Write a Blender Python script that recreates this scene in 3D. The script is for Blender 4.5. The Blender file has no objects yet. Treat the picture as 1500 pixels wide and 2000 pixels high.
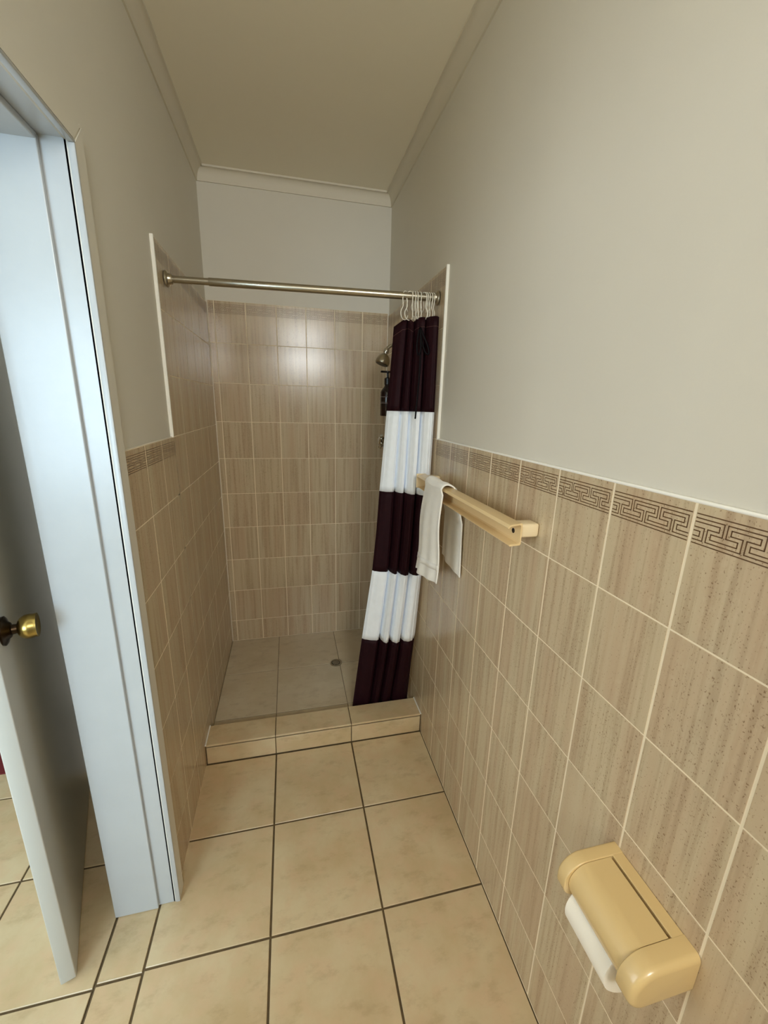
import bpy, bmesh, math, random
from mathutils import Matrix, Vector
random.seed(7)

# ------------------------------------------------------------------ camera, world, lights, exposure
W, D = 0.941, 2.267            # shower room: left wall x=0, right wall x=W, shower back wall y=D
ZT, ZB = 1.3606, 1.9749        # top of half-height tiling, top of shower tiling
CEIL = 2.543
YN = -1.70                     # wall behind the camera
scene = bpy.context.scene
C = scene.collection

def set_camera():
    yaw, pitch, roll = 0.2318, -0.2556, 0.0262
    cy, sy, cp, sp = math.cos(yaw), math.sin(yaw), math.cos(pitch), math.sin(pitch)
    fwd = Vector((sy*cp, cy*cp, sp)); rt = Vector((cy, -sy, 0)); up = rt.cross(fwd)
    r = rt*math.cos(roll) + up*math.sin(roll); u = -rt*math.sin(roll) + up*math.cos(roll)
    m = Matrix((( r.x, u.x, -fwd.x, 0.3817), (r.y, u.y, -fwd.y, -0.1248), (r.z, u.z, -fwd.z, 1.4808), (0, 0, 0, 1)))
    cam = bpy.data.cameras.new('camera'); o = bpy.data.objects.new('camera', cam); C.objects.link(o)
    o.matrix_world = m
    cam.sensor_fit = 'VERTICAL'; cam.sensor_height = 36.0; cam.lens = 793.39*36.0/2000.0
    cam.clip_start = 0.02; cam.clip_end = 50
    scene.camera = o
set_camera()

wd = bpy.data.worlds.new('world'); scene.world = wd; wd.use_nodes = True
wd.node_tree.nodes['Background'].inputs[0].default_value = (0.62, 0.78, 1.0, 1)
wd.node_tree.nodes['Background'].inputs[1].default_value = 0.15

def window_light(name, loc, direction, sx, sy, power, color, spread=180):
    l = bpy.data.lights.new(name, 'AREA'); l.shape = 'RECTANGLE'; l.size = sx; l.size_y = sy
    l.energy = power; l.color = color; l.spread = math.radians(spread)
    o = bpy.data.objects.new(name, l); C.objects.link(o); o.location = loc
    o.rotation_euler = Vector(direction).to_track_quat('-Z', 'Y').to_euler()
    return o
# daylight coming in through the bathroom window behind the camera and the two hall windows
window_light('bathroom_window_daylight', (0.64, YN-0.02, 2.18), (0, 1, -0.1), 0.54, 0.60, 35, (0.96, 0.99, 0.99))
window_light('hall_window_daylight', (-0.94, -1.62, 1.45), (0, 1, 0), 1.08, 1.20, 62, (0.60, 0.82, 1.0))
window_light('hall_side_window_daylight', (-1.62, 0.2, 1.30), (1, 0, 0), 1.10, 1.40, 27, (0.90, 0.96, 1.0))

vs = scene.view_settings
vs.view_transform = 'Standard'; vs.look = 'None'; vs.gamma = 1.0; vs.use_curve_mapping = False
vs.exposure = -0.10
scene.display_settings.display_device = 'sRGB'
scene.cycles.use_denoising = True
scene.cycles.max_bounces = 12; scene.cycles.diffuse_bounces = 8; scene.cycles.glossy_bounces = 5
scene.cycles.sample_clamp_indirect = 6.0
scene.cycles.caustics_reflective = False; scene.cycles.caustics_refractive = False

# ------------------------------------------------------------------ materials
def lin(c):
    return tuple(((v/255.0)/12.92 if v/255.0 <= 0.04045 else ((v/255.0+0.055)/1.055)**2.4) for v in c) + (1,)

class NT:
    def __init__(s, name):
        s.m = bpy.data.materials.new(name); s.m.use_nodes = True
        s.t = s.m.node_tree; s.b = s.t.nodes['Principled BSDF']
    def n(s, t, **kw):
        x = s.t.nodes.new(t)
        for k, v in kw.items():
            if isinstance(k, str) and hasattr(x, k): setattr(x, k, v)
        return x
    def l(s, a, b): s.t.links.new(a, b)
    def math(s, op, a, b=None, clamp=False):
        x = s.t.nodes.new('ShaderNodeMath'); x.operation = op; x.use_clamp = clamp
        for i, v in enumerate((a, b)):
            if v is None: continue
            if isinstance(v, (int, float)): x.inputs[i].default_value = v
            else: s.l(v, x.inputs[i])
        return x.outputs[0]
    def mix(s, fac, a, b, blend='MIX'):
        x = s.t.nodes.new('ShaderNodeMix'); x.data_type = 'RGBA'; x.blend_type = blend
        for sock, v in ((x.inputs['Factor'], fac), (x.inputs[6], a), (x.inputs[7], b)):
            if isinstance(v, (int, float)): sock.default_value = v
            elif isinstance(v, tuple): sock.default_value = v
            else: s.l(v, sock)
        return x.outputs[2]
    def noise(s, vec, scale, detail=3, rough=0.55):
        x = s.t.nodes.new('ShaderNodeTexNoise'); x.inputs['Scale'].default_value = scale
        x.inputs['Detail'].default_value = detail; x.inputs['Roughness'].default_value = rough
        if vec is not None: s.l(vec, x.inputs['Vector'])
        return x.outputs[0]
    def coords(s, scale=(1, 1, 1), rnd=0.0):
        tc = s.t.nodes.new('ShaderNodeTexCoord'); out = tc.outputs['Object']
        if rnd:
            oi = s.t.nodes.new('ShaderNodeObjectInfo')
            vm = s.t.nodes.new('ShaderNodeVectorMath'); vm.operation = 'SCALE'; vm.inputs[0].default_value = (1.0, 0.37, 1.7)
            s.l(s.math('MULTIPLY', oi.outputs['Random'], rnd), vm.inputs['Scale'])
            ad = s.t.nodes.new('ShaderNodeVectorMath'); ad.operation = 'ADD'
            s.l(out, ad.inputs[0]); s.l(vm.outputs[0], ad.inputs[1]); out = ad.outputs[0]
        mp = s.t.nodes.new('ShaderNodeVectorMath'); mp.operation = 'MULTIPLY'; mp.inputs[1].default_value = scale
        s.l(out, mp.inputs[0]); return mp.outputs[0]
    def ramp(s, v, lo, hi):
        x = s.t.nodes.new('ShaderNodeMapRange'); x.inputs[1].default_value = lo; x.inputs[2].default_value = hi
        x.interpolation_type = 'SMOOTHSTEP'
        s.l(v, x.inputs[0]); return x.outputs[0]
    def bump(s, h, strength, dist=0.001):
        x = s.t.nodes.new('ShaderNodeBump'); x.inputs['Strength'].default_value = strength; x.inputs['Distance'].default_value = dist
        s.l(h, x.inputs['Height']); s.l(x.outputs[0], s.b.inputs['Normal'])
    def col(s, v):
        if isinstance(v, tuple): s.b.inputs['Base Color'].default_value = v
        else: s.l(v, s.b.inputs['Base Color'])
    def set(s, rough=0.5, metal=0.0, spec=0.5, coat=0.0, sheen=0.0):
        s.b.inputs['Roughness'].default_value = rough; s.b.inputs['Metallic'].default_value = metal
        s.b.inputs['Specular IOR Level'].default_value = spec; s.b.inputs['Coat Weight'].default_value = coat
        s.b.inputs['Sheen Weight'].default_value = sheen
        return s.m

M = {}
def simple(name, rgb, rough=0.5, metal=0.0, spec=0.5, bump=0, bscale=300, coat=0.0, sheen=0.0, var=0.0, vscale=6):
    k = NT(name); c = lin(rgb)
    if var:
        f = k.noise(k.coords(), vscale, 4)
        d = tuple(max(0, x*(1-var)) for x in c[:3]) + (1,)
        k.col(k.mix(k.ramp(f, 0.35, 0.65), d, c))
    else: k.col(c)
    if bump: k.bump(k.noise(k.coords(), bscale, 3), bump, 0.0008)
    M[name] = k.set(rough, metal, spec, coat, sheen)

simple('wall_paint', (214, 210, 198), 0.55, bump=0.12, bscale=160, var=0.02, vscale=3)
simple('ceiling_paint', (238, 233, 217), 0.75, bump=0.10, bscale=120)
simple('cornice_paint', (214, 208, 192), 0.6)
simple('gloss_white', (178, 181, 182), 0.28, bump=0.25, bscale=45, var=0.025, vscale=14)
simple('door_paint', (190, 190, 184), 0.35, bump=0.10, bscale=60)
simple('edge_white', (240, 238, 230), 0.35)
simple('caulk', (226, 218, 202), 0.5)
simple('wall_grout', (236, 222, 194), 0.7)
simple('floor_grout', (96, 78, 50), 0.85, var=0.25, vscale=30)
simple('shower_grout', (132, 118, 96), 0.8)
simple('band_print', (98, 70, 44), 0.3)
simple('chrome', (200, 196, 186), 0.16, 1.0)
simple('nickel', (176, 168, 150), 0.30, 1.0)
simple('dark_metal', (70, 66, 58), 0.4, 1.0)
simple('brass', (176, 150, 84), 0.26, 1.0, bump=0.4, bscale=60)
simple('bronze', (64, 50, 36), 0.35, 1.0)
simple('hook_white', (236, 232, 218), 0.35)
simple('rail_beige', (222, 196, 148), 0.28, coat=0.2)
simple('bracket_cream', (232, 214, 178), 0.3, coat=0.2)
simple('holder_beige', (212, 184, 130), 0.26, coat=0.25)
simple('paper', (244, 238, 224), 0.9, bump=0.2, bscale=500)
simple('card', (150, 132, 108), 0.9)
simple('black_plastic', (24, 18, 18), 0.25)
simple('dark_bottle', (30, 12, 16), 0.12)
simple('label_print', (120, 108, 104), 0.5)
simple('black', (10, 8, 6), 0.8)
simple('carpet_red', (112, 32, 34), 0.95, bump=0.6, bscale=400)
simple('hall_paint', (212, 208, 200), 0.7)

k_ = NT('window_glass'); k_.col((0.9, 0.95, 0.95, 1)); k_.b.inputs['Transmission Weight'].default_value = 1.0; M['window_glass'] = k_.set(0.25)
def cloth(name, rgb, rough, scale, bump, sheen, var, spec=0.3):
    k = NT(name); c = lin(rgb)
    f = k.noise(k.coords(), 40, 3)
    d = tuple(x*(1-var) for x in c[:3]) + (1,)
    k.col(k.mix(k.ramp(f, 0.3, 0.7), d, c))
    wv = k.t.nodes.new('ShaderNodeTexWave'); wv.inputs['Scale'].default_value = scale; wv.bands_direction = 'Z'
    k.l(k.coords(), wv.inputs['Vector'])
    k.bump(k.math('ADD', wv.outputs['Fac'], k.noise(k.coords(), scale*1.3, 2)), bump, 0.0006)
    M[name] = k.set(rough, sheen=sheen, spec=spec)
cloth('curtain_dark', (37, 12, 18), 0.62, 500, 0.05, 0.0, 0.15, 0.12)
cloth('curtain_white', (240, 246, 254), 0.6, 500, 0.05, 0.1, 0.03)
cloth('ribbon_black', (11, 8, 10), 0.5, 500, 0.05, 0.0, 0.1, 0.1)
cloth('stitch', (104, 74, 66), 0.8, 500, 0.05, 0.0, 0.1)
cloth('terry', (250, 248, 242), 0.95, 260, 0.55, 0.3, 0.04)
cloth('terry_band', (244, 242, 237), 0.85, 700, 0.3, 0.2, 0.04)

def wall_tile_mat():
    k = NT('wall_tile')
    # fine vertical travertine-like streaks with brown flecks strung along them
    st = k.ramp(k.noise(k.coords((78, 1, 2.2), rnd=31.0), 1.0, 3, 0.6), 0.44, 0.66)
    br = k.ramp(k.noise(k.coords((24, 1, 1.1), rnd=17.0), 1.0, 2, 0.5), 0.34, 0.68)
    base = k.mix(br, lin((197, 181, 151)), lin((190, 168, 139)))
    c = k.mix(k.math('MULTIPLY', st, 0.42), base, lin((158, 135, 106)))
    fl = k.noise(k.coords((430, 430, 300), rnd=9.0), 1.0, 2, 0.5)
    thr = k.math('SUBTRACT', fl, k.math('MULTIPLY', k.math('SUBTRACT', 1.0, st), 0.06))
    c = k.mix(k.math('MULTIPLY', k.ramp(thr, 0.585, 0.665), 0.75), c, lin((118, 90, 63)))
    pale = k.ramp(k.noise(k.coords((120, 120, 60), rnd=5.0), 1.0, 3), 0.55, 0.75)
    c = k.mix(k.math('MULTIPLY', pale, 0.2), c, lin((208, 192, 162)))
    k.col(c)
    k.bump(k.noise(k.coords((30, 30, 30)), 1.0, 2), 0.05, 0.001)
    M['wall_tile'] = k.set(0.20, spec=0.5)
wall_tile_mat()

def floor_tile_mat(name, tint):
    k = NT(name)
    v = k.coords((1, 1, 1), rnd=23.0)
    n1 = k.ramp(k.noise(v, 5.5, 5, 0.6), 0.32, 0.68)
    n2 = k.ramp(k.noise(v, 16, 4, 0.6), 0.40, 0.72)
    w = k.noise(k.coords((13, 24, 1), rnd=11.0), 1.0, 5, 0.65)
    base = k.mix(n1, lin(tint[0]), lin(tint[1]))
    base = k.mix(k.math('MULTIPLY', n2, 0.6), base, lin(tint[2]))
    base = k.mix(k.math('MULTIPLY', k.ramp(w, 0.50, 0.72), 0.38), base, lin(tint[3]))
    k.col(base)
    k.bump(k.noise(v, 9, 3), 0.12, 0.002)
    M[name] = k.set(0.30, spec=0.45)
floor_tile_mat('floor_tile', ((206, 188, 152), (192, 169, 130), (204, 174, 139), (160, 137, 103)))
floor_tile_mat('shower_tile', ((204, 193, 168), (192, 178, 150), (198, 182, 156), (160, 142, 116)))

# ------------------------------------------------------------------ mesh helpers
def mesh_obj(name, bm, mats, parent=None, smooth=None, loc=(0, 0, 0), rot=(0, 0, 0)):
    me = bpy.data.meshes.new(name)
    bmesh.ops.recalc_face_normals(bm, faces=bm.faces[:])
    bm.to_mesh(me); bm.free()
    if isinstance(mats, str): mats = [mats]
    for m in mats: me.materials.append(M[m])
    if smooth is not None:
        for p in me.polygons: p.use_smooth = True
        me.set_sharp_from_angle(angle=math.radians(smooth))
    return link(name, me, parent, loc, rot)

def link(name, me, parent=None, loc=(0, 0, 0), rot=(0, 0, 0)):
    o = bpy.data.objects.new(name, me); C.objects.link(o)
    o.location = loc; o.rotation_euler = rot
    if parent is not None: o.parent = parent
    return o

def empty(name, loc=(0, 0, 0)):
    o = bpy.data.objects.new(name, None); C.objects.link(o); o.location = loc; o.empty_display_size = 0.05
    return o

def tag(o, label=None, cat=None, group=None, kind=None):
    if label: o['label'] = label
    if cat: o['category'] = cat
    if group: o['group'] = group
    if kind: o['kind'] = kind
    return o

def box(bm, x0, x1, y0, y1, z0, z1, bev=0.0, seg=1):
    m = Matrix.Translation(((x0+x1)/2, (y0+y1)/2, (z0+z1)/2)) @ Matrix.Diagonal((x1-x0, y1-y0, z1-z0, 1))
    r = bmesh.ops.create_cube(bm, size=1.0, matrix=m)
    if bev:
        es = {e for v in r['verts'] for e in v.link_edges}
        bmesh.ops.bevel(bm, geom=list(es), offset=bev, segments=seg, profile=0.5, affect='EDGES')

def boxes(*bs, bev=0.0, seg=1):
    bm = bmesh.new()
    for b in bs: box(bm, *b, bev=bev, seg=seg)
    return bm

def prism(bm, pts, axis, a0, a1):
    """extrude a closed 2-D outline along an axis ('x','y','z')"""
    def P(p, a):
        return {'x': (a, p[0], p[1]), 'y': (p[0], a, p[1]), 'z': (p[0], p[1], a)}[axis]
    A = [bm.verts.new(P(p, a0)) for p in pts]; B = [bm.verts.new(P(p, a1)) for p in pts]
    n = len(pts)
    for i in range(n): bm.faces.new((A[i], A[(i+1) % n], B[(i+1) % n], B[i]))
    bm.faces.new(A); bm.faces.new(B[::-1])

def tube(bm, pts, r, n=12, cap=True, closed=False):
    pts = [Vector(p) for p in pts]; k = len(pts)
    rad = r if isinstance(r, (list, tuple)) else [r]*k
    rings = []; ref = None
    for i, p in enumerate(pts):
        a = pts[(i-1) % k] if (closed or i > 0) else pts[i]; b = pts[(i+1) % k] if (closed or i < k-1) else pts[i]
        t = (b-a).normalized()
        if ref is None:
            ref = t.cross(Vector((0.3, 0.2, 1))).normalized() if abs(t.z) < 0.9 else t.cross(Vector((1, 0, 0))).normalized()
        ref = (ref - t*ref.dot(t)).normalized(); s = t.cross(ref)
        rings.append([bm.verts.new(p + (ref*math.cos(2*math.pi*j/n) + s*math.sin(2*math.pi*j/n))*rad[i]) for j in range(n)])
    for i in range(k if closed else k-1):
        A, B = rings[i], rings[(i+1) % k]
        for j in range(n): bm.faces.new((A[j], A[(j+1) % n], B[(j+1) % n], B[j]))
    if cap and not closed:
        bm.faces.new(rings[0][::-1]); bm.faces.new(rings[-1])

def lathe(bm, prof, origin, axis, n=24):
    """profile [(distance along axis, radius)] revolved about axis from origin"""
    o = Vector(origin); a = Vector(axis).normalized()
    u = a.cross(Vector((0, 0, 1))) if abs(a.z) < 0.9 else a.cross(Vector((1, 0, 0)))
    u.normalize(); v = a.cross(u); rings = []
    for t, r in prof:
        rings.append([bm.verts.new(o + a*t + (u*math.cos(2*math.pi*j/n)+v*math.sin(2*math.pi*j/n))*max(r, 1e-5)) for j in range(n)])
    for A, B in zip(rings, rings[1:]):
        for j in range(n): bm.faces.new((A[j], A[(j+1) % n], B[(j+1) % n], B[j]))
    bm.faces.new(rings[0][::-1]); bm.faces.new(rings[-1])

# ------------------------------------------------------------------ room shell
TP_ = 0.006    # how far tiles stand off the plaster
YJ = 0.882     # far side of the doorway
YD0 = 0.06     # near side of the doorway
ZH = 1.938     # doorway head
XH = -0.161    # hall side of the left wall
HX, HY0, HY1 = -1.60, -1.60, 1.46
def structure(name, bm, mats, parent=None, label=None, smooth=None):
    o = mesh_obj(name, bm, mats, parent, smooth)
    if parent is None: o['kind'] = 'structure'
    if label: o['label'] = label
    return o

floor = structure('floor', boxes((XH+0.002, W+0.12, YN-0.12, 1.40, -0.12, -0.003)), 'floor_grout', label='beige tiled bathroom floor with dark brown grout lines')
floor_hall = structure('floor_hall', boxes((HX-0.12, XH+0.001, YN-0.12, 1.50, -0.12, -0.003)), 'floor_grout', label='beige tiled floor outside the bathroom doorway')
floor_next = structure('floor_carpet', boxes((HX-0.12, XH, 1.501, 3.2, -0.12, 0.004)), 'carpet_red', label='dark red carpet in the room beyond the hall')
ceiling = structure('ceiling', boxes((HX-0.12, W+0.12, YN-0.12, 3.3, CEIL, CEIL+0.1)), 'ceiling_paint', label='plain beige painted ceiling')
wall_left = structure('wall_left', boxes((XH, -TP_, 0.900, D+0.1, -0.1, CEIL), (XH, -TP_, YN-0.12, YD0-0.018, -0.1, CEIL), (XH, -TP_, YD0-0.018, 0.900, ZH+0.018, CEIL)),
                      'wall_paint', label='left wall with doorway, beige paint above tiles')
wall_right = structure('wall_right', boxes((W+TP_, W+0.12, YN-0.12, D+0.1, -0.1, CEIL)), 'wall_paint', label='right wall, greyish beige paint above half-height tiles')
wall_back = structure('wall_back', boxes((-TP_, W+TP_, D+TP_, D+0.12, -0.1, CEIL)), 'wall_paint', label='shower end wall, beige paint above tiles')
WX0, WX1, WZ0, WZ1 = 0.36, 0.92, 1.87, 2.49
wall_near = structure('wall_near', boxes((-TP_, WX0, YN-0.12, YN, -0.1, CEIL), (WX1, W+TP_, YN-0.12, YN, -0.1, CEIL), (WX0, WX1, YN-0.12, YN, -0.1, WZ0), (WX0, WX1, YN-0.12, YN, WZ1, CEIL)),
                      'wall_paint', label='wall behind the viewer with bathroom window')
hall_walls = structure('wall_hall_near', boxes((HX, -1.50, HY0-0.1, HY0, -0.1, CEIL), (-0.38, XH, HY0-0.1, HY0, -0.1, CEIL), (-1.50, -0.38, HY0-0.1, HY0, -0.1, 0.83), (-1.50, -0.38, HY0-0.1, HY0, 2.07, CEIL)), 'hall_paint', label='hall wall with window')
structure('wall_hall_left', boxes((HX-0.1, HX, HY0-0.1, -0.37, -0.1, CEIL), (HX-0.1, HX, 0.77, HY1+0.1, -0.1, CEIL), (HX-0.1, HX, -0.37, 0.77, -0.1, 0.58), (HX-0.1, HX, -0.37, 0.77, 2.02, CEIL)), 'hall_paint', label='hall side wall with window')
structure('wall_hall_back', boxes((HX, -1.19, HY1, HY1+0.1, -0.1, CEIL), (-0.455, XH, HY1, HY1+0.1, -0.1, CEIL), (-1.19, -0.455, HY1, HY1+0.1, 2.05, CEIL)), 'hall_paint', label='hall end wall with an inner doorway')
structure('wall_beyond', boxes((HX-0.1, XH, 3.2, 3.3, -0.1, CEIL), (HX-0.2, HX-0.1, HY1, 3.3, -0.1, CEIL)), 'hall_paint', label='far wall of the carpeted room')

# windows (frames only; the daylight enters through them)
def window(name, axis, x0, x1, y, z0, z1, label):
    bm = bmesh.new(); f = 0.035
    for a0, a1, b0, b1 in ((x0, x1, z0, z0+f), (x0, x1, z1-f, z1), (x0, x0+f, z0+f, z1-f), (x1-f, x1, z0+f, z1-f), ((x0+x1)/2-f/2, (x0+x1)/2+f/2, z0+f, z1-f)):
        if axis == 'y': box(bm, a0, a1, y-0.045, y+0.0, b0, b1, 0.003)
        else: box(bm, y-0.045, y, a0, a1, b0, b1, 0.003)
    w_ = structure(name, bm, 'gloss_white', label=label)
    b2 = bmesh.new()
    if axis == 'y': box(b2, x0+f, x1-f, y-0.030, y-0.026, z0+f, z1-f)
    else: box(b2, y-0.030, y-0.026, x0+f, x1-f, z0+f, z1-f)
    mesh_obj('pane', b2, 'window_glass', w_)
    return w_
window('window_1', 'y', WX0, WX1, YN-0.03, WZ0, WZ1, 'white framed bathroom window behind the viewer')
window('window_2', 'y', -1.50, -0.38, HY0-0.03, 0.83, 2.07, 'white framed window in hall end')
window('window_3', 'x', -0.37, 0.77, HX-0.03, 0.58, 2.02, 'white framed window in hall side')

# ceiling cove cornice
def cove(n=8, h=0.057, c=0.037):
    """outline in (distance from wall, height below ceiling)"""
    pts = [(0, 0), (0, -h), (0.006, -h)]
    for i in range(n+1):
        a = math.pi/2*i/n
        pts.append((0.006 + (c-0.012)*(1-math.cos(a)), -h + (h-0.008)*math.sin(a)))
    pts += [(c, -0.008), (c, 0)]
    return pts
def cornice(name, side, label):
    bm = bmesh.new(); pr = cove()
    if side == 'back': prism(bm, [(D+TP_-a, CEIL+b) for a, b in pr], 'x', -TP_+0.003, W+TP_-0.003)
    if side == 'left': prism(bm, [(-TP_+a, CEIL+b) for a, b in pr], 'y', YN, D+TP_-0.002)
    if side == 'right': prism(bm, [(W+TP_-a, CEIL+b) for a, b in pr], 'y', YN, D+TP_-0.002)
    return structure(name, bm, 'cornice_paint', label=label, smooth=40)
cornice('trim_1', 'back', 'curved ceiling cornice above the shower end wall')
cornice('trim_2', 'left', 'curved ceiling cornice along the left wall')
cornice('trim_3', 'right', 'curved ceiling cornice along the right wall')

# ------------------------------------------------------------------ wall tiles
TW, TH = 0.153, 0.1998
def key_rects(x0, x1, ztop):
    """Greek-key print as thin rectangles, clipped to [x0, x1]; x measured along the band"""
    P, d, lw = 0.051, 0.0027, 0.0017
    zt, zb = ztop-0.0200-d, ztop-0.0512+d; zm = (zt+zb)/2
    a, b = 0.80*P, 0.30*P
    rects = []
    def seg(p, q):
        xa, xb = min(p[0], q[0])-lw/2, max(p[0], q[0])+lw/2
        za, zb2 = min(p[1], q[1])-lw/2, max(p[1], q[1])+lw/2
        xa, xb = max(xa, x0), min(xb, x1)
        if xb-xa > 1e-4: rects.append((xa, xb, za, zb2))
    k0 = math.floor((x0-2*P)/P); k1 = math.ceil((x1+P)/P)
    path = []
    for k in range(k0, k1+1):
        s = k*P
        path += [(s, zb), (s+a, zb), (s+a, zm), (s+a-b, zm), (s+a-b, zt), (s+2*a-b, zt), (s+2*a-b, zm), (s+P, zm)]
    for sgn in (1, -1):
        off = []
        for i, p in enumerate(path):
            q = path[i-1] if i else (p[0]-1, p[1]); r = path[i+1] if i < len(path)-1 else (p[0]+1, p[1])
            d1 = (p[0]-q[0], p[1]-q[1]); d2 = (r[0]-p[0], r[1]-p[1])
            def nrm(v):
                L = math.hypot(*v) or 1; return (-v[1]/L, v[0]/L)
            n1, n2 = nrm(d1), nrm(d2)
            off.append((p[0] + sgn*d*(n1[0]+n2[0]), p[1] + sgn*d*(n1[1]+n2[1])))
        for p, q in zip(off, off[1:]): seg(p, q)
    seg((x0, ztop-0.0140), (x1, ztop-0.0140)); seg((x0, ztop-0.0565), (x1, ztop-0.0565))
    return rects

tile_cache = {}
def tile_mesh(w, h, band=None, th=TP_-0.0004, mats=('wall_tile', 'band_print')):
    """front face at y=0 facing -y, centred in x, top at z=h/2. band = (x offset of print)"""
    key = (round(w, 4), round(h, 4), None if band is None else round(band, 4), mats)
    if key in tile_cache: return tile_cache[key]
    bm = bmesh.new()
    c = 0.0006
    X, Z = w/2, h/2
    f = [(-X+c, 0, -Z+c), (X-c, 0, -Z+c), (X-c, 0, Z-c), (-X+c, 0, Z-c)]
    m = [(-X, c, -Z), (X, c, -Z), (X, c, Z), (-X, c, Z)]
    b = [(-X, th, -Z), (X, th, -Z), (X, th, Z), (-X, th, Z)]
    vs_ = [[bm.verts.new(p) for p in r] for r in (f, m, b)]
    bm.faces.new(vs_[0])
    for A, B in zip(vs_, vs_[1:]):
        for i in range(4): bm.faces.new((A[i], B[i], B[(i+1) % 4], A[(i+1) % 4]))
    bm.faces.new(vs_[2][::-1])
    bmesh.ops.recalc_face_normals(bm, faces=bm.faces[:])
    if band is not None:
        for xa, xb, za, zb in key_rects(band-X+0.0015, band+X-0.0015, Z):
            q = bm.faces.new([bm.verts.new((x, -0.00012, z)) for x, z in ((xa-band, za), (xb-band, za), (xb-band, zb), (xa-band, zb))])
            q.material_index = 1
    me = bpy.data.meshes.new('tile'); bm.to_mesh(me); bm.free()
    for k in mats: me.materials.append(M[k])
    tile_cache[key] = me
    return me

GV, GH = 0.0036, 0.0024      # vertical and horizontal joint widths
def lay(parent, side, vlines, zlines, band_rows=()):
    """vlines ascending along the wall, zlines descending; one object per tile"""
    for i in range(len(vlines)-1):
        for j in range(len(zlines)-1):
            a0, a1 = vlines[i], vlines[i+1]; z1, z0 = zlines[j], zlines[j+1]
            w, h = a1-a0-GV, z1-z0-GH
            if w < 0.004 or h < 0.004: continue
            ac, zc = (a0+a1)/2, (z0+z1)/2
            band = None
            if j in band_rows: band = 0.0 if w > 0.13 else round(0.0765 - w/2, 4)
            me = tile_mesh(w, h, band)
            jx = random.uniform(-0.0002, 0.0002)
            if side == 'back': link('tile', me, parent, (ac, D+jx, zc), (0, 0, 0))
            elif side == 'right': link('tile', me, parent, (W+jx, ac, zc), (0, 0, -math.pi/2))
            else: link('tile', me, parent, (-jx, ac, zc), (0, 0, math.pi/2))

YTL, YTR = 1.386, 1.372       # where the shower tiling starts on the left / right wall
rowsW = [ZT-TH*j for j in range(7)] + [0.004]
rowsS = [ZT+TH*3+0.003] + [ZT+TH*j for j in (2, 1, 0)]
# right wall
vR = sorted([1.5439-TW*i for i in range(1, 22)])
lay(wall_right, 'right', [YN+0.002]+[v for v in vR if v > YN+0.02], rowsW, (0,))
vRs = [1.5439-TW] + [1.5439+TW*i for i in range(0, 5)] + [D-0.001]
lay(wall_right, 'right', vRs, [ZT]+[ZT-TH*j for j in range(1, 7)]+[0.04])
lay(wall_right, 'right', [YTR+0.008]+vRs[1:], rowsS, (0,))
# left wall
vL = [0.932] + [1.1028+TW*i for i in range(0, 3)]
lay(wall_left, 'left', vL, rowsW, (0,))
vLs = [1.1028+TW*i for i in range(2, 8)] + [D-0.001]
lay(wall_left, 'left', vLs, [ZT]+[ZT-TH*j for j in range(1, 7)]+[0.04])
lay(wall_left, 'left', [YTL+0.009]+vLs[1:], rowsS, (0,))
# back wall
vB = [0.0015] + [0.0319+TW*i for i in range(0, 6)] + [W-0.0015]
lay(wall_back, 'back', vB, [ZB-TH*j for j in range(10)]+[0.04], (0,))

# grout behind the tiles, 1 mm below their faces
g = 0.0005
mesh_obj('grout', boxes((W+g, W+TP_, YN, 1.391, 0, ZT-0.0005), (W+g, W+TP_, YTR+0.002, D, 0, ZT+TH*3+0.002)), 'wall_grout', wall_right)
mesh_obj('grout', boxes((-TP_, -g, 0.93, 1.41, 0, ZT-0.0005), (-TP_, -g, YTL+0.002, D, 0, ZT+TH*3+0.002)), 'wall_grout', wall_left)
mesh_obj('grout', boxes((0, W, D+g, D+TP_, 0, ZB-0.0005)), 'wall_grout', wall_back)
# sealant in the shower corners
def bead(parent, pts, r, mat='caulk'):
    bm = bmesh.new(); tube(bm, pts, r, 8); mesh_obj('sealant', bm, mat, parent, 60)
bead(wall_back, [(0.001, D-0.001, 0.04), (0.001, D-0.001, ZB)], 0.0028)
bead(wall_back, [(W-0.001, D-0.001, 0.04), (W-0.001, D-0.001, ZB)], 0.0028)
bead(wall_right, [(W+TP_-0.003, YN, ZT+0.0005), (W+TP_-0.003, 1.372, ZT+0.0005)], 0.0034, 'edge_white')
bead(wall_left, [(-TP_+0.003, 0.932, ZT+0.0005), (-TP_+0.003, 1.386, ZT+0.0005)], 0.0022)
# white plastic edge strips either side of the shower
structure('trim_4', boxes((-TP_-0.001, 0.0035, YTL, YTL+0.008, ZT-0.001, ZT+TH*3+0.003), bev=0.0008), 'edge_white', label='white edge strip on left wall beside shower tiles')
structure('trim_5', boxes((W-0.0035, W+TP_+0.001, YTR, YTR+0.008, ZT-0.001, ZT+TH*3+0.003), bev=0.0008), 'edge_white', label='white edge strip on right wall beside curtain')

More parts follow.
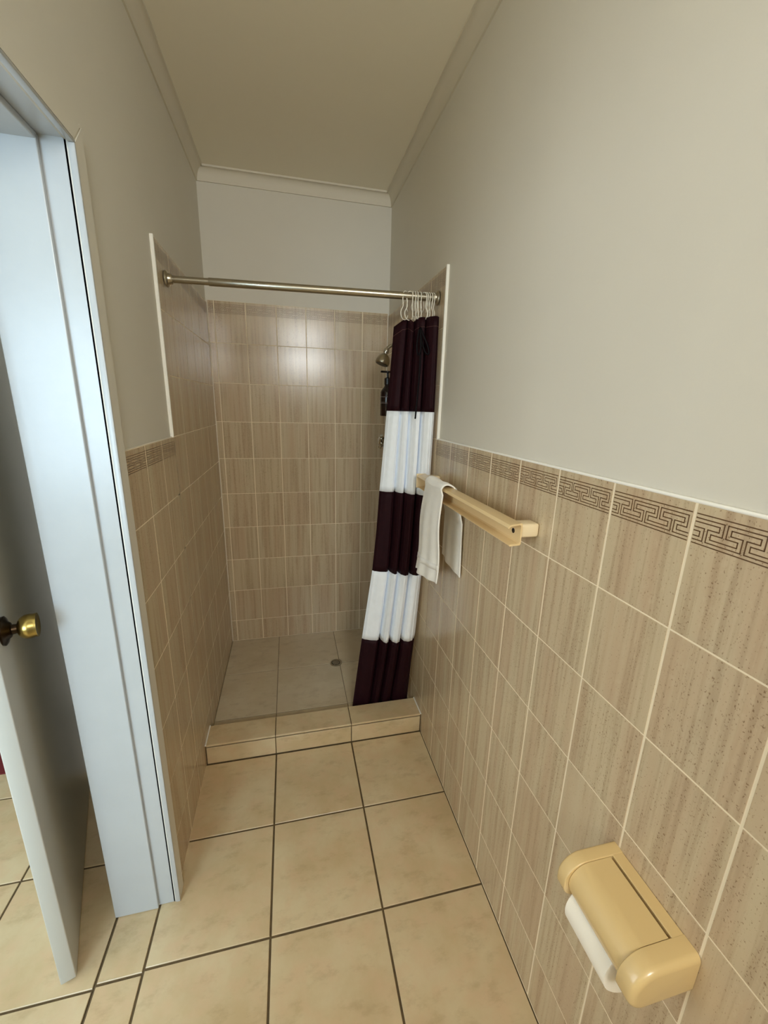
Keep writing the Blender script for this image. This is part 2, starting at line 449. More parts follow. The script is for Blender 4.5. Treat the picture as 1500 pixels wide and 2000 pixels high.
# ------------------------------------------------------------------ floor tiles
def slab_mesh(w, l, th=0.008, mat='floor_tile', c=0.0012):
    key = ('slab', round(w, 4), round(l, 4), mat)
    if key in tile_cache: return tile_cache[key]
    bm = bmesh.new(); X, Y = w/2, l/2
    rings = [[(-X+c, -Y+c, 0), (X-c, -Y+c, 0), (X-c, Y-c, 0), (-X+c, Y-c, 0)], [(-X, -Y, -c), (X, -Y, -c), (X, Y, -c), (-X, Y, -c)], [(-X, -Y, -th), (X, -Y, -th), (X, Y, -th), (-X, Y, -th)]]
    r = [[bm.verts.new(p) for p in q] for q in rings]
    bm.faces.new(r[0])
    for A, B in zip(r, r[1:]):
        for i in range(4): bm.faces.new((A[i], B[i], B[(i+1) % 4], A[(i+1) % 4]))
    bm.faces.new(r[2][::-1]); bmesh.ops.recalc_face_normals(bm, faces=bm.faces[:])
    me = bpy.data.meshes.new('floor_tile'); bm.to_mesh(me); bm.free(); me.materials.append(M[mat])
    tile_cache[key] = me; return me
def pave(parent, xs, ys, gap, z=0.0, mat='floor_tile'):
    for i in range(len(xs)-1):
        for j in range(len(ys)-1):
            w, l = xs[i+1]-xs[i]-gap, ys[j+1]-ys[j]-gap
            if w < 0.01 or l < 0.01: continue
            link('tile', slab_mesh(w, l, mat=mat), parent, ((xs[i]+xs[i+1])/2, (ys[j]+ys[j+1])/2, z + random.uniform(-0.0003, 0.0003)))
FP = 0.3306
ysB = [YN]+[0.7366-FP*k for k in (7, 6, 5, 4, 3, 2, 1)]+[0.7366, 1.0672, 1.3832]
pave(floor, [-0.0445, 0.2841, 0.6137, W+0.001], ysB, 0.0062)
pave(floor, [XH+0.0035, -0.0445], [0.0, 0.7366-FP, 0.729, 0.90], 0.0062)
pave(floor_hall, [-0.1587-0.3296*k for k in range(6, -1, -1)], [0.7215-0.3237*k for k in range(7, -1, -1)]+[1.0452, 1.3755, 1.503], 0.0058)

# shower tray floor, a little above the room floor, and its curb
floor_shower = structure('floor_shower', boxes((-TP_, W+TP_, 1.49, D+TP_, -0.1, 0.0385)), 'shower_grout', label='pale tiled shower floor')
pave(floor_shower, [0.001, 0.281, 0.625, W-0.001], [1.4955, 1.585, 1.922, 2.2655], 0.0032, 0.0402, 'shower_tile')
YS, YCB, ZC = 1.3832, 1.4947, 0.0969
curb = structure('floor_curb', boxes((-TP_, W+TP_, YS+0.004, YCB-0.002, -0.1, ZC-0.0025)), 'floor_grout', label='low tiled curb along the shower edge')
for x0, x1 in ((0.003, 0.2835), (0.2835, 0.6137), (0.6137, W-0.003)):
    link('tile', slab_mesh(x1-x0-0.0035, YCB-YS-0.001), curb, ((x0+x1)/2, (YS+YCB)/2, ZC))
    link('tile', slab_mesh(x1-x0-0.0035, ZC-0.0145-0.003), curb, ((x0+x1)/2, YS, (ZC-0.0145+0.003)/2), (math.pi/2, 0, 0))
for x in (0.0025, W-0.0025):
    bm = bmesh.new(); tube(bm, [(x, YS-0.001, ZC+0.0005), (x, YCB, ZC+0.0005)], 0.0028, 8)
    mesh_obj('sealant', bm, 'edge_white', curb, 60)

# ------------------------------------------------------------------ doorway frame
door_1 = empty('door_1', (-0.08, YJ, 0)); door_1['kind'] = 'structure'; door_1['label'] = 'white painted door frame of the bathroom doorway'
def dpart(name, bm, mat='gloss_white', smooth=None):
    o = mesh_obj(name, bm, mat, None, smooth); o.parent = door_1; o.matrix_parent_inverse = Matrix.Translation((0.08, -YJ, 0)); return o
dpart('jamb', boxes((XH-0.001, -0.0015, YJ+0.004, YJ+0.020, 0.001, ZH+0.016), bev=0.0006))
dpart('door_stop', boxes((XH-0.001, -0.046, YJ-0.006, YJ+0.004, 0.002, ZH+0.003), bev=0.002, seg=2))
dpart('jamb', boxes((XH-0.001, 0.0, YD0-0.017, YD0-0.002, 0.001, ZH+0.016), bev=0.001))
dpart('head', boxes((XH-0.001, 0.0, YD0-0.002, YJ+0.013, ZH+0.006, ZH+0.017), bev=0.001))
dpart('head_stop', boxes((XH-0.001, -0.046, YD0, YJ+0.001, ZH-0.006, ZH+0.006), bev=0.0025, seg=2))
AW = 0.048
def archi(y0, y1, yo0, yo1, z):
    bm = bmesh.new()
    pts = [(y0, 0.001), (yo0, 0.001), (yo0, z+AW), (y0, z)]
    A = [bm.verts.new((-TP_+0.0005, p[0], p[1])) for p in pts]; B = [bm.verts.new((0.012, p[0], p[1])) for p in pts]
    for i in range(4): bm.faces.new((A[i], A[(i+1) % 4], B[(i+1) % 4], B[i]))
    bm.faces.new(A); bm.faces.new(B[::-1])
    bmesh.ops.bevel(bm, geom=[e for e in bm.edges if all(abs(v.co.x-0.012) < 1e-5 for v in e.verts)], offset=0.003, segments=3, affect='EDGES')
    return bm
dpart('architrave', archi(YJ+0.004, None, YJ+AW, None, ZH+0.004), 'wall_paint', smooth=50)
dpart('architrave', archi(YD0-0.004, None, YD0-AW, None, ZH+0.004), 'wall_paint', smooth=50)
dpart('edge_bead', boxes((0.0008, 0.0128, YJ+0.001, YJ+0.006, 0.001, ZH), bev=0.0012, seg=2), smooth=50)
dpart('edge_bead', boxes((0.0008, 0.0128, YD0-0.006, YD0, 0.001, ZH), bev=0.0018, seg=3), smooth=50)
dpart('edge_bead', boxes((0.0008, 0.0128, YD0-0.006, YJ+0.006, ZH+0.0002, ZH+0.006), bev=0.0018, seg=3), smooth=50)
bm = bmesh.new()
prism(bm, [(YJ+0.0036, ZH+0.004), (YD0-0.0036, ZH+0.004), (YD0-AW+0.0004, ZH+AW), (YJ+AW-0.0004, ZH+AW)], 'x', -TP_+0.0005, 0.012)
bmesh.ops.bevel(bm, geom=[e for e in bm.edges if all(abs(v.co.x-0.012) < 1e-5 for v in e.verts)], offset=0.003, segments=3, affect='EDGES')
dpart('head_architrave', bm, 'wall_paint', smooth=50)

# ------------------------------------------------------------------ door leaf standing ajar in the hall
a = math.atan2(0.166, 0.47)
door_2 = empty('door_2', (-0.224, 0.748, 0.008)); door_2['kind'] = 'structure'
door_2['label'] = 'flush white door standing ajar in the hall, brass knob near its edge'
door_2.rotation_euler = (0, 0, a)
def lpart(name, bm, mat, parent=door_2, smooth=None): return mesh_obj(name, bm, mat, parent, smooth)
# local: +y along the leaf away from its free edge, +x the face towards the bathroom
lpart('door_leaf', boxes((-0.0165, 0.0165, 0.0, 0.70, 0.0, 2.02), bev=0.0025, seg=2), 'door_paint', smooth=60)
bm = bmesh.new(); lathe(bm, [(0, 0.031), (0.004, 0.032), (0.007, 0.028), (0.010, 0.019), (0.014, 0.016), (0.016, 0.011), (0.026, 0.010)], (0.0165, 0.062, 0.985), (1, 0, 0), 28)
rose = lpart('rosette', bm, 'bronze', smooth=40)
bm = bmesh.new(); lathe(bm, [(0.024, 0.010), (0.026, 0.016), (0.030, 0.022), (0.038, 0.0262), (0.046, 0.0268), (0.053, 0.0258), (0.057, 0.0262), (0.0585, 0.0262), (0.059, 0.024), (0.057, 0.018), (0.056, 0.002)], (0.0165, 0.062, 0.985), (1, 0, 0), 28)
lpart('door_knob', bm, 'brass', rose, smooth=50)
for z in (0.25, 1.75):
    bm = bmesh.new(); tube(bm, [(0.0165, 0.705, z), (0.0165, 0.705, z+0.09)], 0.006, 10); lpart('hinge', bm, 'bronze', smooth=50)

# ------------------------------------------------------------------ shower rod
def thing(name, loc, label, cat, group=None):
    return tag(empty(name, loc), label, cat, group)
def part(name, bm, mat, parent, smooth=None):
    """mesh given in world coordinates"""
    o = mesh_obj(name, bm, mat, None, smooth); o.parent = parent
    l = parent.matrix_basis.copy(); o.matrix_parent_inverse = l.inverted(); return o
RL, RR = Vector((0.002, 1.492, 1.868)), Vector((W-0.002, 1.452, 1.873))
rd = (RR-RL).normalized()
rod = thing('shower_rod', RL, 'brushed steel curtain rod spanning the shower opening', 'curtain rod')
bm = bmesh.new(); tube(bm, [RL, RL+rd*0.20], 0.0108, 20); part('rod_tube', bm, 'nickel', rod, 50)
bm = bmesh.new(); tube(bm, [RL+rd*0.135, RL+rd*0.137, RR-rd*0.004], [0.0122, 0.0128, 0.0128], 20); part('rod_sleeve', bm, 'nickel', rod, 50)
for p, s in ((RL, 1), (RR, -1)):
    bm = bmesh.new(); lathe(bm, [(0.001, 0.024), (0.003, 0.0255), (0.007, 0.0235), (0.0105, 0.017), (0.020, 0.0152), (0.023, 0.0128)], p, rd*s, 28)
    part('flange', bm, 'nickel', rod, 40)

# ------------------------------------------------------------------ shower curtain
def interp(tab, z):
    tab = sorted(tab)
    if z <= tab[0][0]: return tab[0][1]
    for (a0, b0), (a1, b1) in zip(tab, tab[1:]):
        if z <= a1: return b0 + (b1-b0)*(z-a0)/(a1-a0)
    return tab[-1][1]
XL = [(1.80, .786), (1.66, .778), (1.46, .765), (1.134, .743), (.955, .734), (.771, .720), (.44, .680), (.10, .645), (.05, .640)]
YL = [(1.80, 1.500), (1.0, 1.505), (.44, 1.515), (.10, 1.535), (.05, 1.535)]
XR = [(1.80, .932), (1.0, .931), (.79, .931), (.47, .926), (.05, .916)]
YR = [(1.80, 1.400), (1.46, 1.395), (1.155, 1.400), (.79, 1.432), (.47, 1.462), (.10, 1.520), (.05, 1.520)]
FK = [(0, .1), (.05, .6), (.15, 1), (.25, .85), (.285, .3), (.315, -1), (.345, .3), (.375, .8), (.41, 1), (.45, .7), (.472, 0), (.49, -.8), (.51, .1), (.54, .7), (.60, 1), (.665, .75), (.69, .1), (.712, -1), (.735, .2), (.77, .75), (.84, 1), (.91, .7), (.955, 0), (1, -.7)]
def fold(s, z):
    """returns (ds, dy): broad rounded pleats parted by narrow valleys, opening towards the hem"""
    t = (1.78-z)/1.7
    q = min(1, max(0, s + 0.022*math.sin(5*t+4*s)*s*(1-s)*3))
    for (a0, b0), (a1, b1) in zip(FK, FK[1:]):
        if q <= a1:
            u = (q-a0)/(a1-a0); v = b0+(b1-b0)*(u*u*(3-2*u)); break
    amp = (0.017 + 0.017*t)*(0.6 if s < 0.28 else 1.0 if s > 0.34 else 0.6+0.4*(s-0.28)/0.06)
    low = max(0, min(1, (0.30-z)/0.2)); amp *= 1-0.45*low
    amp *= 1 + 0.15*math.sin(9*s+4*t)
    return 0.006*math.sin(9*t+11*s)*s*(1-s), -amp*v - 0.004*math.sin(6*t+7*s)
def ctop(s):
    return 1.772 + 0.028*min(1, s/0.24) - 0.010*max(0, math.cos(2*math.pi*(s-0.24)*1.3)-0.9)*6*(s < .6) - 0.016*math.exp(-((s-0.42)/0.08)**2)
def cpoint(s, z, off=0.0):
    ds, dy = fold(s, z)
    x = interp(XL, z)*(1-s) + interp(XR, z)*s + ds
    y = interp(YL, z)*(1-s) + interp(YR, z)*s + dy
    return Vector((min(x, W-0.004), y-off, z))
curtain = thing('shower_curtain', (0.80, 1.52, 0.045), 'maroon and white striped shower curtain bunched at the right wall', 'shower curtain')
NS = 150
def band(name, mat, z0, z1, nz, off=0.0, s0=0.0, s1=1.0, toplimit=False, bottomlimit=None):
    bm = bmesh.new(); rows = []
    for i in range(nz+1):
        row = []
        for j in range(NS+1):
            s = s0+(s1-s0)*j/NS; top = ctop(s) if toplimit else z1
            bot = z0 if bottomlimit is None else ctop(s)+bottomlimit
            if toplimit == 'both': top = ctop(s)+z1
            z = bot + (top-bot)*i/nz
            row.append(bm.verts.new(cpoint(s, z, off)))
        rows.append(row)
    for A, B in zip(rows, rows[1:]):
        for j in range(NS): bm.faces.new((A[j], A[j+1], B[j+1], B[j]))
    o = part(name, bm, mat, curtain, 180)
    sm = o.modifiers.new('thickness', 'SOLIDIFY'); sm.thickness = 0.0012; sm.offset = 0
    return o
SZ = [1.462, 1.137, 0.778, 0.440]
band('dark_band', 'curtain_dark', SZ[0], 1.8, 14, toplimit=True)
band('white_band', 'curtain_white', SZ[1], SZ[0], 14)
band('dark_band', 'curtain_dark', SZ[2], SZ[1], 14)
band('white_band', 'curtain_white', SZ[3], SZ[2], 14)
band('dark_band', 'curtain_dark', 0.050, SZ[3], 16)
band('stitching', 'stitch', 0, -0.0335, 1, off=0.0011, toplimit='both', bottomlimit=-0.0345)
# black tie ribbon knotted near the top, its tail hanging below
def ribbon(name, pts, w):
    bm = bmesh.new(); A = []; B = []
    for i, p in enumerate(pts):
        p = Vector(p); q = Vector(pts[min(i+1, len(pts)-1)]) - Vector(pts[max(i-1, 0)])
        sd = Vector((q.z, 0, -q.x)).normalized()*w/2
        A.append(bm.verts.new(p-sd)); B.append(bm.verts.new(p+sd))
    for i in range(len(pts)-1): bm.faces.new((A[i], A[i+1], B[i+1], B[i]))
    o = part(name, bm, 'ribbon_black', curtain, 180)
    sm = o.modifiers.new('thickness', 'SOLIDIFY'); sm.thickness = 0.0012
yr_ = 1.412
def bez(p0, p1, p2, p3, n=14):
    return [tuple(Vector(p0)*(1-t)**3 + Vector(p1)*3*t*(1-t)**2 + Vector(p2)*3*t*t*(1-t) + Vector(p3)*t**3) for t in [i/n for i in range(n+1)]]
kx, kz = 0.862, 1.762
ribbon('tie_ribbon', bez((kx, yr_, kz), (kx+0.012, yr_-0.008, kz-0.03), (kx+0.045, yr_-0.010, kz-0.085), (kx+0.034, yr_-0.008, kz-0.092), 12)
       + bez((kx+0.034, yr_-0.006, kz-0.092), (kx+0.020, yr_-0.004, kz-0.095), (kx+0.006, yr_-0.002, kz-0.05), (kx, yr_, kz), 12)[1:], 0.006)
ribbon('tie_ribbon', bez((kx, yr_, kz), (kx+0.004, yr_-0.008, kz-0.03), (kx+0.008, yr_-0.010, kz-0.09), (kx-0.004, yr_-0.008, kz-0.096), 12)
       + bez((kx-0.004, yr_-0.006, kz-0.096), (kx-0.014, yr_-0.004, kz-0.09), (kx-0.012, yr_-0.002, kz-0.04), (kx, yr_, kz), 12)[1:], 0.006)
ribbon('tie_ribbon', bez((kx, yr_, kz), (kx+0.010, yr_-0.006, kz-0.12), (kx-0.004, yr_-0.018, kz-0.22), (kx-0.012, yr_-0.026, 1.436), 18), 0.006)

# ------------------------------------------------------------------ curtain hooks
def hook_mesh():
    """pear-shaped wire hook in its own x-z plane, origin at the rod centre"""
    bm = bmesh.new(); pts = []
    for i in range(11):
        t = math.pi*(i/10); pts.append((0.0155*math.cos(t), 0, 0.0155*math.sin(t)))      # over the rod
    pts.append((-0.0150, 0, -0.012)); pts.append((-0.0105, 0, -0.034))
    pts.append((-0.0120, 0, -0.040))
    for i in range(13):
        t = math.radians(140 + 215*i/12); pts.append((0.0215*math.cos(t), 0, -0.060+0.0215*math.sin(t)))
    left = pts
    tube(bm, left, 0.0017, 7)
    tube(bm, [(0.0155, 0, 0), (0.0150, 0, -0.012), (0.0100, 0, -0.034), (0.0125, 0, -0.041), (0.0185, 0, -0.049)], 0.0017, 7)
    me = bpy.data.meshes.new('curtain_hook'); bmesh.ops.recalc_face_normals(bm, faces=bm.faces[:]); bm.to_mesh(me); bm.free()
    for p in me.polygons: p.use_smooth = True
    me.materials.append(M['hook_white']); return me
hm = hook_mesh()
hx = [(0.815, 38), (0.832, 28), (0.842, 74), (0.851, 82), (0.860, 80), (0.869, 95), (0.884, 118), (0.893, 104), (0.902, 96), (0.911, 99), (0.919, 102)]
for i, (x, ang) in enumerate(hx):
    t = (x-RL.x)/(RR.x-RL.x); p = RL.lerp(RR, t)
    o = link('curtain_hook', hm, None, p, (math.radians(random.uniform(-3, 3)), math.radians(random.uniform(-4, 4)), math.radians(ang)))
    nth = ('leftmost', 'second', 'third', 'fourth', 'fifth', 'sixth', 'seventh', 'eighth', 'ninth', 'tenth', 'rightmost')[i]
    lab = {0: 'leftmost white curtain hook on the rod, turned to show its open loop', 10: 'rightmost white curtain hook on the rod, beside the wall flange'}.get(i, nth + ' white wire curtain hook from the left on the rod')
    tag(o, lab, 'curtain hook', 'white hooks on the rod')

# ------------------------------------------------------------------ shower head, soap dispenser, tap, drain
YH = 1.90
sh = thing('shower_fixture', (W, YH, 1.765), 'brushed metal shower head on a bent arm beside curtain', 'shower head')
bm = bmesh.new(); lathe(bm, [(0.0, 0.026), (0.003, 0.027), (0.008, 0.018), (0.012, 0.010)], (W-0.0005, YH, 1.752), (-1, 0, 0)); part('wall_flange', bm, 'nickel', sh, 40)
hd = Vector((-0.34, -0.06, -0.94)).normalized()
hb = Vector((0.852, YH-0.004, 1.742))
arm = bez((W-0.004, YH, 1.752), (W-0.040, YH, 1.768), (0.872, YH-0.002, 1.772), tuple(hb), 14)
bm = bmesh.new(); tube(bm, arm, 0.0085, 14); part('arm', bm, 'nickel', sh, 60)
bm = bmesh.new(); lathe(bm, [(-0.004, 0.0105), (0.002, 0.0135), (0.014, 0.0135), (0.020, 0.0105), (0.024, 0.0110)], hb, hd); part('swivel', bm, 'chrome', sh, 40)
bm = bmesh.new(); lathe(bm, [(0.022, 0.010), (0.026, 0.016), (0.034, 0.0245), (0.045, 0.0305), (0.056, 0.0335), (0.066, 0.0345), (0.071, 0.0335), (0.073, 0.030)], hb, hd, 32); shh = part('head', bm, 'nickel', sh, 50)
bm = bmesh.new(); lathe(bm, [(0.0725, 0.0300), (0.0745, 0.0290), (0.0755, 0.010)], hb, hd, 32); part('spray_face', bm, 'dark_metal', shh, 40)

bx_, by_, bz_ = 0.861, 1.90, 1.432
sd = thing('soap_dispenser', (bx_, by_, bz_), 'dark pump bottle mounted on shower wall below the shower head', 'soap dispenser')
bm = bmesh.new(); lathe(bm, [(0, 0.031), (0.003, 0.034), (0.112, 0.034), (0.121, 0.031), (0.136, 0.019), (0.142, 0.0148), (0.158, 0.0148)], (bx_, by_, bz_), (0, 0, 1), 32); bot = part('bottle', bm, 'dark_bottle', sd, 50)
bm = bmesh.new(); lathe(bm, [(0.150, 0.0165), (0.178, 0.0165), (0.181, 0.012), (0.184, 0.0055), (0.202, 0.0055), (0.206, 0.010), (0.211, 0.010)], (bx_, by_, bz_), (0, 0, 1)); pu = part('pump', bm, 'black_plastic', sd, 40)
bm = bmesh.new(); box(bm, bx_-0.036, bx_+0.012, by_-0.007, by_+0.007, bz_+0.204, bz_+0.213, 0.002); part('nozzle', bm, 'black_plastic', pu)
bm = bmesh.new()
for z0, z1 in ((0.090, 0.0925), (0.060, 0.063), (0.066, 0.0675)):
    lathe(bm, [(z0, 0.0342), (z0, 0.0344), (z1, 0.0344), (z1, 0.0342)], (bx_, by_, bz_), (0, 0, 1), 32)
part('label_print', bm, 'label_print', bot)
bm = bmesh.new(); box(bm, bx_+0.028, W-0.0003, by_-0.020, by_+0.020, bz_+0.02, bz_+0.10, 0.004); part('wall_bracket', bm, 'black_plastic', sd)

tp = thing('shower_tap', (W, 1.90, 1.306), 'chrome shower tap on shower wall, half hidden by the curtain', 'tap')
bm = bmesh.new(); lathe(bm, [(0.0, 0.034), (0.004, 0.034), (0.010, 0.026), (0.016, 0.017), (0.076, 0.015), (0.084, 0.018)], (W-0.0005, 1.90, 1.306), (-1, 0, 0)); part('spindle', bm, 'chrome', tp, 40)
bm = bmesh.new(); lathe(bm, [(0.084, 0.016), (0.088, 0.023), (0.100, 0.0255), (0.112, 0.024), (0.119, 0.018), (0.122, 0.008)], (W-0.0005, 1.90, 1.306), (-1, 0, 0), 10); part('handle', bm, 'chrome', tp, 25)
bm = bmesh.new()
for k in range(4):
    an = math.pi/2*k+0.5; c_, s_ = math.cos(an), math.sin(an)
    tube(bm, [(W-0.104, 1.90+c_*0.015, 1.306+s_*0.015), (W-0.108, 1.90+c_*0.036, 1.306+s_*0.036)], [0.0075, 0.0095], 10)
part('handle_spokes', bm, 'chrome', tp, 50)

dr = thing('floor_drain', (0.604, 1.924, 0.0405), 'small round metal drain in shower floor', 'drain')
bm = bmesh.new(); lathe(bm, [(0, 0.034), (0.0022, 0.034), (0.0030, 0.031), (0.0022, 0.025), (0.0012, 0.024)], (0.604, 1.924, 0.0405), (0, 0, 1), 32); part('rim', bm, 'nickel', dr, 40)
bm = bmesh.new(); lathe(bm, [(0.0009, 0.0245), (0.0020, 0.0235), (0.0020, 0.001)], (0.604, 1.924, 0.0405), (0, 0, 1), 32); gr_ = part('grate', bm, 'dark_metal', dr, 40)
bm = bmesh.new()
for k in range(-2, 3):
    hw = math.sqrt(max(0, 0.021**2-(k*0.008)**2))
    box(bm, 0.604-hw, 0.604+hw, 1.924+k*0.008-0.0016, 1.924+k*0.008+0.0016, 0.0424, 0.0433)
part('grate_bars', bm, 'nickel', gr_)

# ------------------------------------------------------------------ towel rail
XP = W-0.050
Y0, Y1 = 0.668, 1.362
ra = thing('towel_rail', (W, 1.0, 1.2), 'beige channel towel rail on right wall tiles', 'towel rail')
bm = bmesh.new(); t = 0.0035
prof = [(XP+t, 1.229), (XP+t, 1.181), (XP+0.001, 1.1775), (XP-0.024, 1.1760), (XP-0.027, 1.1785), (XP-0.024, 1.1805), (XP-0.003, 1.1815), (XP, 1.1845),
        (XP, 1.2235), (XP-0.003, 1.2260), (XP-0.026, 1.2235), (XP-0.031, 1.2185), (XP-0.0335, 1.2205), (XP-0.028, 1.2270), (XP-0.001, 1.2305)]
prism(bm, prof, 'y', Y0, Y1)
part('channel', bm, 'rail_beige', ra, 35)
for y in (Y0+0.003, Y1-0.043):
    bm = bmesh.new(); box(bm, XP+t-0.0005, W-0.0004, y, y+0.040, 1.1935, 1.2265, 0.006, 3); part('bracket', bm, 'bracket_cream', ra, 60)
bm = bmesh.new(); box(bm, XP-0.034, XP+t, Y1-0.005, Y1, 1.1755, 1.2310, 0.0015); part('end_cap', bm, 'bracket_cream', ra)
for y in (Y0+0.031, Y1-0.036):
    bm = bmesh.new(); lathe(bm, [(0, 0.0060), (0.0006, 0.0060), (0.0008, 0.0052)], (XP-0.0001, y, 1.204), (-1, 0, 0), 16); s_ = part('screw_recess', bm, 'black', ra)
    bm = bmesh.new(); lathe(bm, [(0.0009, 0.0030), (0.0016, 0.0022)], (XP-0.0001, y, 1.203), (-1, 0, 0), 12); part('screw', bm, 'bronze', s_)

# ------------------------------------------------------------------ hand towel over the rail
tw = thing('hand_towel', (W-0.06, 1.14, 0.92), 'white hand towel draped over the beige towel rail', 'towel')
def towel_profile():
    """centre line from front hem, up over the rail, down behind it: (x, z)"""
    pts = []
    xf = XP-0.045
    for i in range(15): pts.append((xf+0.004*math.sin(i*0.5), 0.898+(1.212-0.898)*i/14))
    for i in range(1, 9):
        a_ = math.pi*i/9; pts.append((XP-0.0165-0.0285*math.cos(a_), 1.216+0.026*math.sin(a_)+0.004*math.sin(2*a_)))
    xb = XP+0.012
    for i in range(15): pts.append((xb+0.026*min(1, i/5.0), 1.212-(1.212-0.920)*i/14))
    return pts
tpnts = towel_profile(); nP = len(tpnts)
def towel_sheet(i0, i1, off=0.0, shrink=0.0):
    bm = bmesh.new(); rows = []
    NY = 22
    for i in range(i0, i1+1):
        x, z = tpnts[i]; row = []
        fr = i < 15; bk = i >= 23
        dn = (1.212-z)/0.31 if (fr or bk) else 0.0
        ynear = 1.052 + (0.012*dn if fr else (-0.010*dn + (0.022 if bk else 0.012)))
        yfar = 1.222 + (0.062*dn if fr else (0.01*dn if bk else 0))
        for j in range(NY+1):
            q = j/NY; y = ynear+shrink + (yfar-ynear-2*shrink)*q
            rip = (0.009*math.sin(7.5*q+0.6) + 0.005*math.sin(15*q+1.0))*dn
            zz = z + (-0.030*dn*(q-0.2) if fr else (0.028*dn*q if bk else 0.002*math.sin(9*q)))
            xx = x + (rip-0.006*dn if fr else (rip*0.45 if bk else 0))
            xx += (-off if fr else (off if bk else 0)); zz += off if not (fr or bk) else 0
            row.append(bm.verts.new((min(xx, W-0.006), y, zz)))
        rows.append(row)
    for A, B in zip(rows, rows[1:]):
        for j in range(NY): bm.faces.new((A[j], A[j+1], B[j+1], B[j]))
    return bm
o = part('towel_cloth', towel_sheet(0, nP-1), 'terry', tw, 180)
s_ = o.modifiers.new('thickness', 'SOLIDIFY'); s_.thickness = 0.005; s_.offset = 0
b_ = o.modifiers.new('soft', 'BEVEL'); b_.width = 0.0018; b_.segments = 2; b_.limit_method = 'ANGLE'
o = part('woven_band', towel_sheet(2, 3, 0.0030, 0.002), 'terry_band', tw, 180)
s_ = o.modifiers.new('thickness', 'SOLIDIFY'); s_.thickness = 0.0012; s_.offset = 0

# ------------------------------------------------------------------ toilet roll holder and roll
TY0, TY1 = 0.163, 0.333
TZ = 0.718
hol = thing('toilet_roll_holder', (W, 0.248, 0.66), 'beige lidded toilet roll holder on right wall tiles', 'toilet roll holder')
def cheek_outline(hgt=0.074, depth=0.113):
    """side view, from the wall outwards, rounded at the front"""
    pts = [(W-0.0004, TZ-hgt), (W-0.0004, TZ)]
    xf = W-depth
    for i in range(11):
        a_ = math.pi/2*i/10; pts.append((xf+0.040-0.040*math.sin(a_), TZ-0.040+0.040*math.cos(a_)))
    for i in range(1, 9):
        a_ = math.pi/2*i/8; pts.append((xf+0.026-0.026*math.cos(a_), TZ-hgt+0.026-0.026*math.sin(a_)))
    return pts
def inset(pts, d):
    out = []; n = len(pts)
    for i, p in enumerate(pts):
        if p[0] > W-0.001:
            out.append((p[0], p[1] + (d if i == 0 else -d))); continue
        a0, b0 = pts[i-1], pts[(i+1) % n]
        t = Vector((b0[0]-a0[0], b0[1]-a0[1])).normalized(); out.append((p[0]-t.y*d, p[1]+t.x*d))
    return out
def rounded_cheek(y0, y1, r, both):
    pts = cheek_outline(); bm = bmesh.new(); lay_ = []
    lay_ = [(y0 + r*(1-math.sin(math.pi/2*i/5)), r*(1-math.cos(math.pi/2*i/5))) for i in range(5, -1, -1)]
    lay_.append((y1-r*both, 0.0))
    if both:
        lay_ += [(y1-r*both*(1-math.sin(math.pi/2*i/5)), r*both*(1-math.cos(math.pi/2*i/5))) for i in range(1, 6)]
    rings = [[bm.verts.new((x, y, z)) for x, z in inset(pts, d)] for y, d in lay_]
    n = len(pts)
    for A, B in zip(rings, rings[1:]):
        for j in range(n): bm.faces.new((A[j], A[(j+1) % n], B[(j+1) % n], B[j]))
    bm.faces.new(rings[0]); bm.faces.new(rings[-1][::-1])
    return bm
part('end_cheek', rounded_cheek(TY0, TY0+0.030, 0.010, 0.15), 'holder_beige', hol, 50)
part('end_cheek', rounded_cheek(TY1-0.022, TY1, 0.002, 2.0), 'holder_beige', hol, 50)
# back plate and top rim along the wall
bm = bmesh.new(); box(bm, W-0.022, W-0.0004, TY0+0.025, TY1-0.018, TZ-0.012, TZ-0.0003, 0.0008); part('top_rim', bm, 'holder_beige', hol)
bm = bmesh.new(); box(bm, W-0.010, W-0.0004, TY0+0.025, TY1-0.018, TZ-0.068, TZ-0.012, 0.0008); part('back_plate', bm, 'holder_beige', hol)
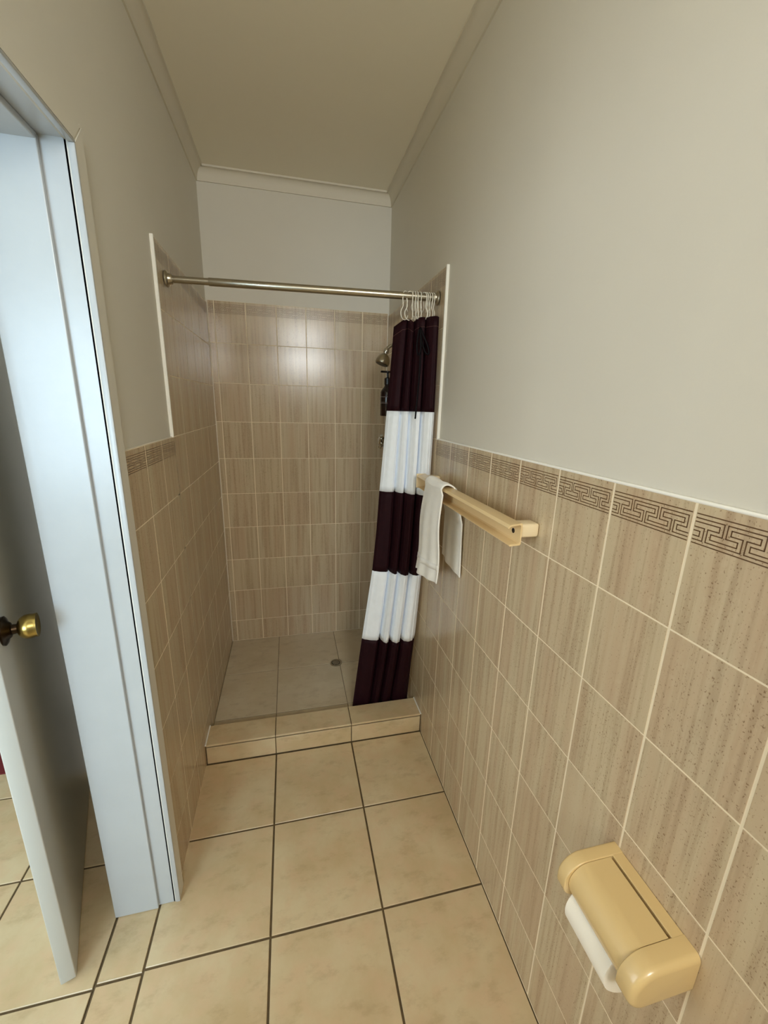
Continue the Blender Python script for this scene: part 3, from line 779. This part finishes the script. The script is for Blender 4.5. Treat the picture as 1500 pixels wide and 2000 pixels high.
# hinged lid, rolling over at the front
bm = bmesh.new(); th = 0.004; out = []; inn = []
zl = TZ-0.0012
out.append((W-0.0272, zl)); inn.append((W-0.0272, zl-th))
xc, zc, r = W-0.106+0.036, zl-0.036, 0.036
for i in range(13):
    a_ = math.radians(98)*i/12
    out.append((xc-r*math.sin(a_), zc+r*math.cos(a_))); inn.append((xc-(r-th)*math.sin(a_), zc+(r-th)*math.cos(a_)))
out.append((out[-1][0]+0.004, out[-1][1]-0.014)); inn.append((inn[-1][0]+0.0015, out[-1][1]))
prism(bm, out+inn[::-1], 'y', TY0+0.0305, TY1-0.0228)
part('lid', bm, 'holder_beige', hol, 40)
bm = bmesh.new(); tube(bm, [(W-0.058, TY0+0.02, 0.637), (W-0.058, TY1-0.015, 0.637)], 0.008, 14); part('spindle', bm, 'bracket_cream', hol, 60)
# roll
ro = thing('toilet_roll', (W-0.058, 0.25, 0.576), 'white toilet paper roll hanging under the beige holder lid', 'toilet roll')
bm = bmesh.new(); n = 48; ya, yb = 0.210, 0.308
ring = []
for rr, y in ((0.021, ya), (0.0475, ya), (0.050, ya+0.002), (0.050, yb-0.002), (0.0475, yb), (0.021, yb)):
    ring.append([bm.verts.new((W-0.058+rr*math.cos(2*math.pi*j/n), y, 0.626+rr*math.sin(2*math.pi*j/n))) for j in range(n)])
for A, B in zip(ring, ring[1:]+ring[:1]):
    for j in range(n): bm.faces.new((A[j], A[(j+1) % n], B[(j+1) % n], B[j]))
pap = part('paper', bm, 'paper', ro, 40)
bm = bmesh.new(); ring = []
for rr, y in ((0.0195, ya+0.001), (0.021, ya+0.001), (0.021, yb-0.001), (0.0195, yb-0.001)):
    ring.append([bm.verts.new((W-0.058+rr*math.cos(2*math.pi*j/n), y, 0.626+rr*math.sin(2*math.pi*j/n))) for j in range(n)])
for A, B in zip(ring, ring[1:]+ring[:1]):
    for j in range(n): bm.faces.new((A[j], A[(j+1) % n], B[(j+1) % n], B[j]))
part('cardboard_core', bm, 'card', pap, 40)
